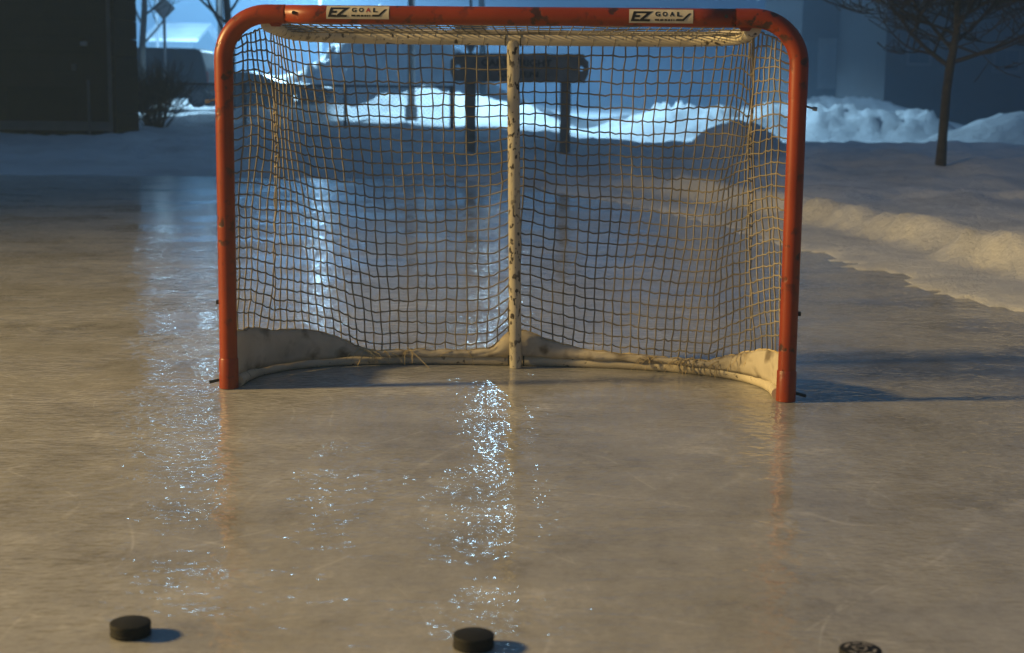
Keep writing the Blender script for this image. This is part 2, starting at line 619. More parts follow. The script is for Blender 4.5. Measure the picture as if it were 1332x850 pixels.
mb = MB().tube([(-0.735 + 1.47 * i / 12, 0, ZT) for i in range(13)], PR, 24)
mb.build('crossbar', 'red', goal, smooth=True)
for sx in (-1, 1):
    pts = [(sx * 0.733, 0, ZT)] + [(sx * p[0], p[1], p[2]) for p in arc(HW - BR, ZT - BR, BR, 90, 0, 16)] + [(sx * HW, 0, 1.00)]
    smooth_by_angle(MB().tube(pts, PR + 0.0012, 24).build('corner_bend', 'red', goal))
    pts = [(sx * HW, 0, 1.002 - 0.93 * i / 10) for i in range(11)]
    smooth_by_angle(MB().tube(pts, PR, 24).build('post', 'red', goal))
    smooth_by_angle(MB().tube([(sx * HW, 0, 0.105), (sx * HW, 0, 0.10), (sx * HW, 0, 0.002)], [PR + 0.0008, PR + 0.0028, PR + 0.0028], 24).build('post_sleeve', 'red', goal))
    # bolts and pins through the pipe
    b_ = MB().tube([(sx * (HW + PR - 0.005), 0, 0.975), (sx * (HW + PR + 0.022), -0.004, 0.967)], 0.0035, 8)
    b_.tube([(sx * (HW + PR + 0.019), -0.004, 0.9675), (sx * (HW + PR + 0.033), -0.006, 0.965)], 0.0078, 6)
    b_.build('bolt', 'steel', goal)
    MB().tube([(sx * (HW + PR - 0.006), 0, 0.295), (sx * (HW + PR + 0.008), 0, 0.295)], 0.008, 8).build('bolt', 'dark_steel', goal)
    MB().tube([(sx * (HW + PR), 0, 0.028), (sx * (HW + PR + 0.035), -0.012, 0.021)], 0.0055, 8).build('pin', 'dark_steel', goal)
    MB().tube([(sx * 0.70, -PR + 0.004, ZT + 0.004), (sx * 0.70, -PR - 0.002, ZT + 0.004)], 0.006, 10).build('rivet', 'dark_steel', goal)
    # red lug that carries the top shelf
    lug = MB().prism([(sx * 0.752, ZT - 0.040), (sx * 0.778, ZT - 0.040), (sx * 0.792, ZT - 0.022), (sx * 0.738, ZT - 0.022)], -0.006, 0.012)
    lug.build('shelf_lug', 'red', goal)


def super_u(hw, depth, n, t):
    """plan of a U: t in -1..1, x across, y back"""
    a = (t + 1) * 0.5 * math.pi          # 0..pi
    c, s = math.cos(a), math.sin(a)
    x = -hw * math.copysign(abs(c) ** (2.0 / n), c)
    return x, depth * abs(s) ** (2.0 / n)


def resample(pts, k):
    pts = [Vector(p) for p in pts]
    L_ = [0.0]
    for a, b in zip(pts, pts[1:]):
        L_.append(L_[-1] + (b - a).length)
    out, j = [], 0
    for i in range(k):
        d = L_[-1] * i / (k - 1)
        while j < len(L_) - 2 and L_[j + 1] < d:
            j += 1
        t = (d - L_[j]) / max(1e-9, L_[j + 1] - L_[j])
        out.append(pts[j].lerp(pts[j + 1], t))
    return out


# top shelf bar, a white U behind the crossbar, slightly lower at the back
SH_D, SH_Z0, SH_Z1 = 0.46, 1.220, 1.198
shelf = []
for i in range(61):
    t = -1 + 2 * i / 60
    x, y = super_u(0.792, SH_D, 5.5, t)
    shelf.append((x, y + 0.012, SH_Z0 + (SH_Z1 - SH_Z0) * (y / SH_D)))
shelf = resample(shelf, 60)
smooth_by_angle(MB().tube(shelf, 0.0265, 14).build('top_shelf_bar', 'base_pipe', goal), 60)
# base bar
BS_D = 0.535
base = []
for i in range(81):
    t = -1 + 2 * i / 80
    x, y = super_u(0.915, BS_D, 2.7, t)
    base.append((x, y + 0.02, 0.020))
base = resample(base, 80)
smooth_by_angle(MB().tube(base, 0.0205, 12).build('base_bar', 'base_pipe', goal), 60)
# centre post
cpz = [SH_Z1 - 0.012, 0.9, 0.6, 0.3, 0.045]
cpx = (-0.013, 0.0085)
pts = [(cpx[0] + (cpx[1] - cpx[0]) * i / 8, SH_D + 0.004 + (BS_D - 0.038 - SH_D) * i / 8, (SH_Z1 - 0.01) + (0.012 - SH_Z1) * i / 8) for i in range(9)]
smooth_by_angle(MB().tube(pts, 0.0225, 14).build('back_post', 'white_pipe', goal), 60)
for dx in (-0.028, 0.028):
    MB().tube([(cpx[1] + dx, BS_D - 0.008, 0.004), (cpx[1] + dx, BS_D - 0.008, 0.042)], 0.003, 6).build('clamp_strap', 'dark_steel', goal)
for dx in (-0.027, 0.027):
    x0 = cpx[0] + dx
    MB().tube([(x0, SH_D + 0.012 + 0.0282 * math.cos(a), SH_Z1 + 0.0282 * math.sin(a)) for a in [R_(30 * k) for k in range(13)]], 0.0018, 5, caps=False).build('clamp_strap', 'dark_steel', goal)

# skirt: top edge as seen, turned into heights along the base bar
SK = [(308, 433), (350, 430), (400, 428), (432, 436), (462, 450), (486, 465), (520, 467), (560, 465), (600, 467), (640, 453), (664, 430), (684, 430),
      (716, 443), (760, 454), (810, 460), (850, 464), (885, 471), (925, 470), (955, 462), (985, 457), (1012, 460)]


def px_to_local(px, py, plan_y_of_x):
    y = 0.4
    for _ in range(12):
        d = ray(px, py)
        # local ray
        o = Ginv @ CL
        dl = (Ginv.to_3x3() @ d)
        t = (y - o.y) / dl.y
        q = o + dl * t
        y = 0.5 * y + 0.5 * plan_y_of_x(q.x)
    return q


def base_y(x):
    r = min(1.0, abs(x) / 0.915)
    return 0.02 + BS_D * (1 - r ** 2.7) ** (1 / 2.7)


skt = sorted([(q.x, q.z) for q in (px_to_local(a, b, base_y) for a, b in SK)])
skx, skz = [a for a, b in skt], [max(0.055, b) for a, b in skt]


def skirt_top(x):
    return float(np.interp(x, skx, skz))


NB = 150
bpath = resample(base, NB)
mb = MB()
rows = 7
for i, p in enumerate(bpath):
    zt = skirt_top(p.x) + 0.007 * noise.noise(Vector((i * 0.35, 1.0, 0)))
    zb = 0.034 + 0.006 * noise.noise(Vector((i * 0.12, 5.0, 0)))
    # inward direction in plan
    a, c = bpath[max(0, i - 1)], bpath[min(NB - 1, i + 1)]
    t = (c - a).normalized()
    inn = Vector((t.y, -t.x, 0))
    for r in range(rows):
        fold = 0.007 * noise.noise(Vector((i * 0.45 + r * 0.3, r * 0.9, 7))) * min(1.0, min(i, NB - 1 - i) / 10.0)
        v = r / (rows - 1)
        endk = min(1.0, min(i, NB - 1 - i) / 14.0)
        bulge = (0.020 + 0.010 * math.sin(math.pi * v) + 0.012 * noise.noise(Vector((i * 0.16, v * 2, 3)))) * endk - 0.012 * (1 - endk)
        q = p + inn * (bulge + fold) * (1.0 if v < 0.99 else 0.75)
        mb.v.append((q.x, q.y, zb + (zt - zb) * v))
for i in range(NB - 1):
    for r in range(rows - 1):
        mb.f.append((i * rows + r, (i + 1) * rows + r, (i + 1) * rows + r + 1, i * rows + r + 1))
skirt = mb.build('skirt', 'canvas', goal, smooth=True)
sol = skirt.modifiers.new('thick', 'SOLIDIFY')
sol.thickness = 0.003
# hem: a bound ragged edge along the top of the skirt
mb = MB()
hp = []
for i, p in enumerate(bpath):
    q = Vector(mb.v[0]) if False else Vector(skirt.data.vertices[i * rows + rows - 1].co)
    hp.append(q + Vector((0, 0, 0.001 + 0.0035 * noise.noise(Vector((i * 1.7, 0.3, 0.2))))))
mb.tube(hp, [0.0038 + 0.002 * noise.noise(Vector((i * 2.3, 9, 9))) for i in range(NB)], 6)
mb.build('skirt_hem', 'fray', skirt)


# net: hung between the frame and the skirt
def net_top(u):
    """u 0..1 along the top edge: post, shelf bar, post"""
    a = 0.095
    if u < a or u > 1 - a:
        w = (u if u < a else 1 - u) / a
        sx = -1 if u < 0.5 else 1
        p0 = Vector((sx * (HW - 0.045), 0.010, ZT - 0.085))
        p1 = Vector((sx * 0.80, 0.02, SH_Z0 - 0.004))
        q = p0.lerp(p1, w)
        q.z += 0.020 * math.sin(math.pi * w)
        return q
    w = (u - a) / (1 - 2 * a)
    k = w * (len(shelf) - 1)
    i = min(int(k), len(shelf) - 2)
    q = Vector(shelf[i]).lerp(Vector(shelf[i + 1]), k - i)
    q.y += 0.012
    q.z -= 0.012
    return q


def net_bot(u):
    k = u * (NB - 1)
    i = min(int(k), NB - 2)
    q = Vector(hp[i]).lerp(Vector(hp[i + 1]), k - i)
    e = min(u, 1 - u)
    if e < 0.03:
        q.x += (1 if u > 0.5 else -1) * 0.012 * (1 - e / 0.03)
    return q


NU, NV = 70, 28
NET = {}


def sag_point(i, j):
    u, v = i / (NU - 1), j / (NV - 1)
    # each column is fed evenly at the top and bottom
    ub = u + 0.012 * math.sin(4 * math.pi * u)
    t, b = net_top(u), net_bot(min(1, max(0, ub)))
    q = t.lerp(b, v)
    bell = math.sin(math.pi * v)
    ctr = (u - 0.5)
    # slack net bellies out behind the frame and is held in at the middle post
    hold = 1 - math.exp(-(ctr / 0.035) ** 2)
    edge = min(1.0, min(u, 1 - u) / 0.08)
    q.y += 0.055 * bell * hold * edge
    if u < 0.10 or u > 0.90:
        q.x += (0.030 if u < 0.5 else -0.030) * bell * edge * 1.0
    q.x += 0.020 * noise.noise(Vector((u * 9, v * 3, 4.0))) * bell
    q.y += 0.030 * noise.noise(Vector((u * 8, v * 4, 14.0))) * bell
    q.z += 0.022 * noise.noise(Vector((u * 10, v * 5, 24.0))) * bell
    # column at the post follows the bend, then the pipe
    if u == 0 or u == 1:
        q.x = math.copysign(min(HW - 0.022, abs(q.x) + 0.023 * min(1, v / 0.05)), q.x)
    # the rows hang higher at the posts than along the back
    e_ = min(u, 1 - u)
    q.z += (0.036 * (1 - float(sstep(0.0, 0.11, e_))) - 0.020 * float(sstep(0.10, 0.22, e_))) * min(1.0, v / 0.12) * min(1.0, (1 - v) / 0.05)
    # side panels sag between post and fold
    sg = max(0.0, 1 - abs(min(u, 1 - u) - 0.055) / 0.05)
    q.z -= 0.018 * sg * (1 - v)
    # the torn upper right corner hangs crooked
    if u > 0.80:
        k = math.exp(-((u - 0.86) / 0.035) ** 2) * math.exp(-((v - 0.16) / 0.16) ** 2)
        q.z -= 0.055 * k
        q.x += 0.02 * k
    q.x += random.uniform(-1, 1) * 0.0028
    q.z += random.uniform(-1, 1) * 0.0034
    q.y += random.uniform(-1, 1) * 0.003
    return q


for i in range(NU):
    for j in range(NV):
        NET[i, j] = sag_point(i, j)
TW = 0.0027
mb = MB()


def strand(a, b, droop):
    m_ = (a + b) * 0.5
    m_.z -= droop
    mb.tube([a, m_, b], [TW * random.uniform(.85, 1.15) for _ in range(3)], 4, caps=False)


for i in range(NU):
    for j in range(NV):
        if j + 1 < NV:
            strand(NET[i, j], NET[i, j + 1], 0)
        if i + 1 < NU:
            strand(NET[i, j], NET[i + 1, j], random.uniform(0.0, 0.006))
        if 0 < i < NU - 1 and 0 < j < NV - 1:
            q = NET[i, j]
            n = len(mb.v)
            r = 0.0037
            mb.v += [(q.x - r, q.y, q.z), (q.x + r, q.y, q.z), (q.x, q.y - r, q.z), (q.x, q.y + r, q.z), (q.x, q.y, q.z - r), (q.x, q.y, q.z + r)]
            mb.f += [tuple(n + k for k in t) for t in ((0, 2, 5), (2, 1, 5), (1, 3, 5), (3, 0, 5), (2, 0, 4), (1, 2, 4), (3, 1, 4), (0, 3, 4))]
net = mb.build('net', 'twine', goal, smooth=True)

# netting over the top shelf, wrapped round the bar
mb = MB()
TX, TY = 46, 13
tp = {}
for i in range(TX):
    for j in range(TY):
        u, v = i / (TX - 1), j / (TY - 1)
        x = (-0.775 + 1.55 * u) + 0.10 * (v - 0.5) * (1 if u < 0.5 else -1) * min(1, abs(u - 0.5) * 5)
        x = max(-0.785, min(0.785, x))
        y = -0.02 + v * (SH_D + 0.06)
        z = (ZT - 0.012) + (SH_Z1 + 0.020 - ZT + 0.012) * min(1, v * 1.02) - 0.022 * math.sin(math.pi * min(1, v)) + 0.005 * noise.noise(Vector((u * 12, v * 5, 40)))
        if v > 0.93:
            z -= 0.018 * (v - 0.93) / 0.07
        tp[i, j] = Vector((x, y, z))
for i in range(TX):
    for j in range(TY):
        if j + 1 < TY:
            mb.tube([tp[i, j], tp[i, j + 1]], TW * 0.75, 4, caps=False)
        if i + 1 < TX:
            mb.tube([tp[i, j], tp[i + 1, j]], TW * 0.75, 4, caps=False)
mb.build('top_net', 'twine', goal, smooth=True)

# lacing that ties the top of the net to the shelf bar, and cords round the posts
mb = MB()
for i in range(4, len(shelf) - 4, 2):
    c = Vector(shelf[i])
    t = (Vector(shelf[i + 1]) - Vector(shelf[i - 1])).normalized()
    sd = Vector((t.y, -t.x, 0))
    pts = []
    for k in range(9):
        a = 2 * math.pi * k / 8
        pts.append(c + sd * 0.0282 * math.cos(a) + Vector((0, 0, 0.0282 * math.sin(a))) + t * (0.022 * k / 8))
    mb.tube(pts, 0.0011, 4, caps=False)
tag(mb.build('shelf_lacing', 'twine', goal, smooth=True), kind='stuff')

# frayed ends along the skirt
mb = MB()
rnd = random.Random(3)
for px, n_ in ((478, 9), (492, 7), (530, 4), (600, 2), (845, 8), (885, 12), (902, 7), (930, 10), (960, 9), (505, 4)):
    q0 = px_to_local(px, 466, base_y)
    for _ in range(n_):
        x = q0.x + rnd.uniform(-0.035, 0.035)
        p0 = Vector((x, base_y(x) - 0.028, skirt_top(x) + rnd.uniform(-0.012, 0.006)))
        d = Vector((rnd.uniform(-1, 1), rnd.uniform(-0.8, -0.1), rnd.uniform(-0.2, 0.6)))
        pts = [p0]
        for k in range(5):
            d.z -= 0.34
            d.x += rnd.uniform(-0.4, 0.4)
            pts.append(pts[-1] + d.normalized() * rnd.uniform(0.008, 0.017))
        for p in pts:
            p.z = max(p.z, 0.004)
        mb.tube(pts, [0.0017, 0.0016, 0.0015, 0.0013, 0.0011, 0.0008], 4)
p0 = px_to_local(531, 450, base_y)
mb.tube([p0 + Vector((0, -0.03, 0.0)), p0 + Vector((0.045, -0.05, -0.035)), p0 + Vector((0.09, -0.075, -0.072)), p0 + Vector((0.13, -0.11, -0.090))], 0.0015, 4)
tag(mb.build('frayed_twine', 'fray', net), kind='stuff')

# stickers on the crossbar
PLW, PLH = 0.205, 0.047


def on_bar(x, z, lift):
    a = z / PR
    rr = PR + lift
    return (x, -rr * math.cos(a), ZT + rr * math.sin(a))


def sticker(xc, zc, red_a):
    mb = MB()
    nx_, nz_ = 8, 10
    for i in range(nx_ + 1):
        for j in range(nz_ + 1):
            mb.v.append(on_bar(xc + (i / nx_ - 0.5) * PLW, zc + (j / nz_ - 0.5) * PLH, 0.0011))
    for i in range(nx_):
        for j in range(nz_):
            a = i * (nz_ + 1) + j
            mb.f.append((a, a + nz_ + 1, a + nz_ + 2, a + 1))
    pl = mb.build('sticker', 'plate', goal, smooth=True)
    pl['label'] = 'cream sticker reading EZ GOAL'

    def put(name, vs_, fs, ox, oz, mat):
        # cut long faces so that the print follows the curve of the pipe
        bm = bmesh.new()
        bv = [bm.verts.new((v[0] + ox, v[1] + oz, 0)) for v in vs_]
        for f in fs:
            try:
                bm.faces.new([bv[k] for k in f])
            except ValueError:
                pass
        for k in range(-5, 6):
            bmesh.ops.bisect_plane(bm, geom=list(bm.verts) + list(bm.edges) + list(bm.faces), plane_co=(0, k * 0.0045, 0), plane_no=(0, 1, 0))
        out = MB()
        bm.verts.index_update()
        out.v = [on_bar(xc + v.co.x, zc + v.co.y, 0.0019) for v in bm.verts]
        out.f = [tuple(v.index for v in f.verts) for f in bm.faces]
        bm.free()
        out.build(name, mat, pl)

    ez, ef = text_mesh('EZ', 0.0415, 0.22, 0.0016, 1.0)
    w = max(v[0] for v in ez)
    ez = [(v[0] * 0.072 / w, v[1]) for v in ez]
    put('lettering', ez, ef, -0.097, -0.0155, 'black')
    x = -0.019
    for ch in 'GOAL':
        tv, tf = text_mesh(ch, 0.0200, 0.0, 0.0007)
        ww = max(v[0] for v in tv)
        tv = [(v[0] * 0.0155 / ww, v[1]) for v in tv]
        put('lettering', tv, tf, x, -0.001, 'red_print' if (red_a and ch == 'A') else 'black')
        x += 0.0232
    bars = [(-0.020, -0.006), (-0.003, 0.008), (0.011, 0.020), (0.0225, 0.029), (0.031, 0.0355), (0.0375, 0.0405), (0.0425, 0.0445)]
    for a, b in bars:
        put('underline', [(a, -0.0150), (b, -0.0150), (b, -0.0098), (a, -0.0098)], [(0, 1, 2, 3)], 0, 0, 'black')
    stick = [(0.047, -0.0150), (0.072, -0.0150), (0.0965, 0.0085), (0.0885, 0.0085), (0.069, -0.0092), (0.049, -0.0092)]
    put('stick_mark', stick, [(0, 1, 2, 3, 4, 5)], 0, 0, 'black')


def bar_x(px, py):
    o, dl = Ginv @ CL, Ginv.to_3x3() @ ray(px, py)
    q = o + dl * ((-PR - o.y) / dl.y)
    return q.x, (q.z - ZT)


for (px, py, ra) in ((465, 15.5, True), (860, 21.0, False)):
    x, z = bar_x(px, py)
    sticker(x, z * 1.0, ra)

# ------------------------------------------------------------------ pucks
PUR, PUH = 0.0381, 0.0254


def puck(px, py, label, printed, rz):
    c = G(px, py, 0)
    root = empty('hockey_puck', (c.x, c.y, 0.0005), rz)
    tag(root, label, 'puck', 'hockey pucks lying on the ice')
    prof = [(0.0001, 0.0), (PUR - 0.003, 0.0), (PUR - 0.0006, 0.0012), (PUR, 0.003), (PUR, 0.0065)]
    prof += [(PUR - 0.0007, 0.0072), (PUR - 0.0007, PUH - 0.0072), (PUR, PUH - 0.0065), (PUR, PUH - 0.003), (PUR - 0.0008, PUH - 0.001), (PUR - 0.003, PUH), (0.0001, PUH)]
    smooth_by_angle(lathe(prof, 64).build('puck_body', 'rubber', root), 35)
    if printed:
        m_ = MB()
        ri = 0.026
        for a0, a1 in ((20, 62), (72, 100), (112, 158), (200, 236), (246, 300), (308, 342)):
            n = len(m_.v)
            k = 8
            for q in range(k + 1):
                a = R_(a0 + (a1 - a0) * q / k)
                for r in (ri - 0.0028, ri + 0.0028):
                    m_.v.append((r * math.cos(a), r * math.sin(a), PUH + 0.0003))
            for q in range(k):
                m_.f.append((n + 2 * q, n + 2 * q + 2, n + 2 * q + 3, n + 2 * q + 1))
        n = len(m_.v)
        shield = [(-0.014, 0.010), (-0.006, 0.013), (0, 0.011), (0.006, 0.013), (0.014, 0.010), (0.012, -0.004), (0, -0.015), (-0.012, -0.004)]
        for s_ in (1.0, 0.74):
            m_.v += [(x * s_, y * s_, PUH + 0.0003) for x, y in shield]
        for q in range(8):
            r2 = (q + 1) % 8
            m_.f.append((n + q, n + r2, n + 8 + r2, n + 8 + q))
        m_.build('printed_crest', 'puck_print', root)
    return root


puck(170, 826, 'leftmost black rubber puck, plain, on the ice in the foreground', False, 0.3)
puck(616, 842, 'middle black rubber puck below the back post of the goal', False, 1.1)
puck(1118.5, 861.5, 'rightmost black puck with a grey printed crest, cut by the lower picture edge', True, 0.15)

# ------------------------------------------------------------------ street lamps


def light(name, loc, power, colr, radius, parent, spot=None, aim=None, warm=False):
    ld = bpy.data.lights.new(name, 'SPOT' if spot else 'POINT')
    ld.energy, ld.color, ld.shadow_soft_size = power, colr, radius
    if spot:
        ld.spot_size, ld.spot_blend = R_(spot), 1.0 if warm else 0.15
    lo = bpy.data.objects.new(name, ld)
    col.objects.link(lo)
    lo.parent = parent
    lo.location = loc
    if aim is not None:
        lo.rotation_euler = Vector(aim).to_track_quat('-Z', 'Y').to_euler()
    return lo


def street_lamp(base_xy, head, power, label, lens='lens_blue', colr=BLUE_COL, cone=None, spill=0.1, aim=(0.0, 0.0, -1.0)):
    """post at base, arm to the head position"""
    bx_, by_ = base_xy
    gz = ground_z(bx_, by_)
    root = empty('street_lamp', (bx_, by_, gz - 0.1))
    tag(root, label, 'street lamp', 'street lamps')
    hz = head[2] - gz + 0.1
    H = hz - 0.25
    smooth_by_angle(MB().tube([(0, 0, 0), (0, 0, 0.5), (0, 0, H * 0.6), (0, 0, H)], [0.085, 0.08, 0.068, 0.055], 14).build('post', 'lamp_grey', root))
    MB().tube([(0, 0, 0), (0, 0, 0.42)], 0.13, 12).build('base_cover', 'lamp_grey', root)
    hx, hy = head[0] - bx_, head[1] - by_
    pts = [(hx * t, hy * t, H - 0.05 + 0.38 * math.sin(t * math.pi / 2)) for t in [k / 8 for k in range(9)]]
    smooth_by_angle(MB().tube(pts, 0.035, 10).build('arm', 'lamp_grey', root))
    dv = Vector((hx, hy, 0))
    dv = dv.normalized() if dv.length > 0.01 else Vector((1, 0, 0))
    pv = Vector((-dv.y, dv.x, 0))
    c = Vector((hx, hy, hz + 0.12))
    m_ = MB()
    prof = [(-0.32, 0.05, 0.03), (-0.22, 0.10, 0.06), (0.10, 0.17, 0.075), (0.34, 0.16, 0.06), (0.42, 0.10, 0.03)]
    for t, w, h in prof:
        o_ = c + dv * t
        for (a, b) in ((-w, -0.02), (w, -0.02), (w * 0.8, h), (-w * 0.8, h)):
            q = o_ + pv * a + Vector((0, 0, b))
            m_.v.append(tuple(q))
    for i in range(len(prof) - 1):
        for k in range(4):
            l = (k + 1) % 4
            m_.f.append((4 * i + k, 4 * i + l, 4 * i + 4 + l, 4 * i + 4 + k))
    m_.f += [(0, 1, 2, 3), (16, 17, 18, 19)]
    hd = m_.build('lamp_head', 'lamp_grey', root)
    ln = MB().box((-0.16, -0.11, -0.02), (0.16, 0.11, 0.0)).build('lens', lens, hd)
    ln.location = c + Vector((0, 0, -0.035)) + dv * 0.10
    ln.rotation_euler = (0, 0, math.atan2(dv.y, dv.x))
    lp = (hx + dv.x * 0.1, hy + dv.y * 0.1, hz - 0.06)
    if cone:     # full cut-off luminaire: most of the light goes down, a little spills sideways
        light('lamp_light', lp, power, colr, 0.10, root, spot=cone, aim=aim)
        light('lamp_spill', lp, power * spill, colr, 0.10, root)
    else:
        light('lamp_light', lp, power, colr, 0.10, root)
    return root


# head positions follow from the mirror images of the lamps in the ice
def head_at(px, mirror_py, Y):
    d = ray(px, mirror_py)
    up = Vector((d.x, d.y, -d.z))
    return CL + up * (Y / up.y) - Vector((0, 0, 2 * CAM_H)) + Vector((0, 0, 0))


def lamp_head(px, mirror_py, Y):
    q = head_at(px, mirror_py, Y)
    return (q.x, q.y, q.z)


hB = lamp_head(634, 560, 33.0)
street_lamp((P(535, 150, 32.2).x, 32.2), hB, BLUE_B_W, 'tall grey street lamp post in front of the brightest snow heap', cone=108, spill=0.032, aim=(0.38, 0.14, -1.0))
hA = lamp_head(272, 440, 37.0)
street_lamp((P(289, 150, 37.6).x, 37.6), hA, BLUE_A_W, 'grey street lamp post rising behind the left post of the goal', cone=66, spill=0.055)
hC = lamp_head(416, 352, 62.0)
street_lamp((P(418, 110, 62.0).x - 0.1, 62.6), hC, BLUE_C_W, 'thin distant street lamp post, faint in the fog', cone=160, spill=0.007)
hD = lamp_head(214, 390, 72.0)
street_lamp((P(206, 110, 72.6).x, 72.6), hD, BLUE_C_W, 'farthest street lamp post, beside the back of the diamond road sign', cone=160, spill=0.007)


def warm_lamp():
    x, y, z = WARM_POS
    root = empty('rink_lamp', (x - 0.5, y, -0.02))
    tag(root, 'rink floodlight on a pole with amber light', 'lamp')
    smooth_by_angle(MB().tube([(0, 0, 0), (0, 0, z + 0.25)], [0.07, 0.05], 12).build('post', 'lamp_grey', root))
    MB().tube([(0, 0, z + 0.2), (0.3, 0, z + 0.22)], 0.025, 8).build('arm', 'lamp_grey', root)
    hd = MB().prism([(0.22, z + 0.02), (0.44, z + 0.08), (0.40, z + 0.30), (0.22, z + 0.24)], -0.22, 0.22).build('lamp_head', 'lamp_grey', root)
    MB().box((0.432, -0.19, z + 0.10), (0.446, 0.19, z + 0.26)).build('lens', 'lens_warm', hd)
    light('lamp_light', (0.56, 0, z + 0.1), WARM_W, WARM_COL, 0.55, root, spot=120, aim=(12.5, -1.6, -3.7), warm=True)


warm_lamp()

# ------------------------------------------------------------------ park sign
SY = 20.0
pl_, pr_ = P(612, 203, SY), P(736, 203, SY)
psign = empty('park_sign', ((pl_.x + pr_.x) / 2, SY, 0.0))
tag(psign, 'brown wooden park sign with carved name on two square posts', 'sign')


def sx_(px):
    return P(px, 117, SY).x - psign.location.x


def sz_(px, py):
    return P(px, py, SY).z


for px in (612, 736):
    x = sx_(px)
    w = 0.068
    MB().box((x - w, 0.0, ground_z(x + psign.location.x, SY) - 0.15), (x + w, 0.14, sz_(px, 72))).build('post', 'sign_wood', psign, bevel=0.008)


def board():
    x0, x1 = sx_(586), sx_(765)
    z0, z1 = sz_(676, 107), sz_(676, 73)
    c = 0.05
    xs = [(x0 + c, z0), (x1 - c, z0), (x1, z0 + 2.2 * c), (x1, z1 - 1.2 * c), (x1 - c, z1 - 1.2 * c + 0.03), (x1 - c, z1), (x0 + c, z1), (x0 + c, z1 - 1.2 * c + 0.03), (x0, z1 - 1.2 * c), (x0, z0 + 2.2 * c)]
    cu = bpy.data.curves.new('board', 'CURVE')
    cu.dimensions = '2D'
    cu.fill_mode = 'BOTH'
    cu.extrude = 0.022
    sp = cu.splines.new('POLY')
    sp.points.add(len(xs) - 1)
    for p, (a, b) in zip(sp.points, xs):
        p.co = (a, b, 0, 1)
    sp.use_cyclic_u = True
    zc = (z0 + z1) / 2 + 0.012
    for hx_ in (x0 + 0.095, x1 - 0.095):
        s2 = cu.splines.new('POLY')
        s2.points.add(15)
        for k, p in enumerate(s2.points):
            a = 2 * math.pi * k / 16
            p.co = (hx_ + 0.033 * math.cos(a), zc + 0.033 * math.sin(a), 0, 1)
        s2.use_cyclic_u = True
    ob = bpy.data.objects.new('board', cu)
    col.objects.link(ob)
    me_ = bpy.data.meshes.new_from_object(ob.evaluated_get(bpy.context.evaluated_depsgraph_get()))
    bpy.data.objects.remove(ob)
    me_.materials.clear()
    me_.materials.append(M['sign_wood'])
    b = bpy.data.objects.new('board', me_)
    col.objects.link(b)
    b.parent = psign
    b.rotation_euler = (R_(90), R_(0.0), 0)
    b.location = (0, -0.024, 0)
    for txt, zz, size, xa, xb in (('CARTWRIGHT', zc + 0.025, 0.115, 626, 717), ('GREEN', zc - 0.115, 0.10, 648, 700)):
        tv, tf = text_mesh(txt, size, 0, 0.003)
        w = max(v[0] for v in tv)
        a, e = sx_(xa), sx_(xb)
        m_ = MB()
        m_.v = [(a + v[0] / w * (e - a), zz + v[1], 0.025) for v in tv]
        m_.f = tf
        m_.build('lettering', 'sign_letter', b)
    # cap rail along the top edge
    MB().box((x0 + c + 0.01, -0.05, z1 + 0.002), (x1 - c - 0.01, 0.02, z1 + 0.028)).build('cap_rail', 'sign_wood', psign, bevel=0.004)


board()

# ------------------------------------------------------------------ give-way sign and diamond sign, seen from behind
yr = P(612, 69, 29.0)
gs = empty('give_way_sign', (yr.x, 29.0, ground_z(yr.x, 29.0)))
tag(gs, 'grey back of a triangular road sign just above the park sign', 'road sign')
MB().box((-0.025, 0.0, -0.1), (0.025, 0.03, 2.6)).build('post', 'lamp_grey', gs)
zb_ = yr.z - gs.location.z
MB().prism([(-0.03, zb_), (0.03, zb_), (0.42, zb_ + 0.66), (0.38, zb_ + 0.72), (-0.38, zb_ + 0.72), (-0.42, zb_ + 0.66)], -0.012, -0.004).build('sign_plate', 'sign_back', gs)

dq = P(213, 11, 40.0)
ds = empty('diamond_sign', (dq.x, 40.0, ground_z(dq.x, 40.0)))
tag(ds, 'grey back of a diamond shaped road sign above the dark parked van', 'road sign')
zc_ = dq.z - ds.location.z
MB().box((-0.035, 0.0, -0.1), (0.035, 0.04, zc_ + 0.25)).build('post', 'lamp_grey', ds)
MB().prism([(0, zc_ - 0.30), (0.30, zc_), (0, zc_ + 0.30), (-0.30, zc_)], -0.012, -0.004).build('sign_plate', 'sign_back', ds)

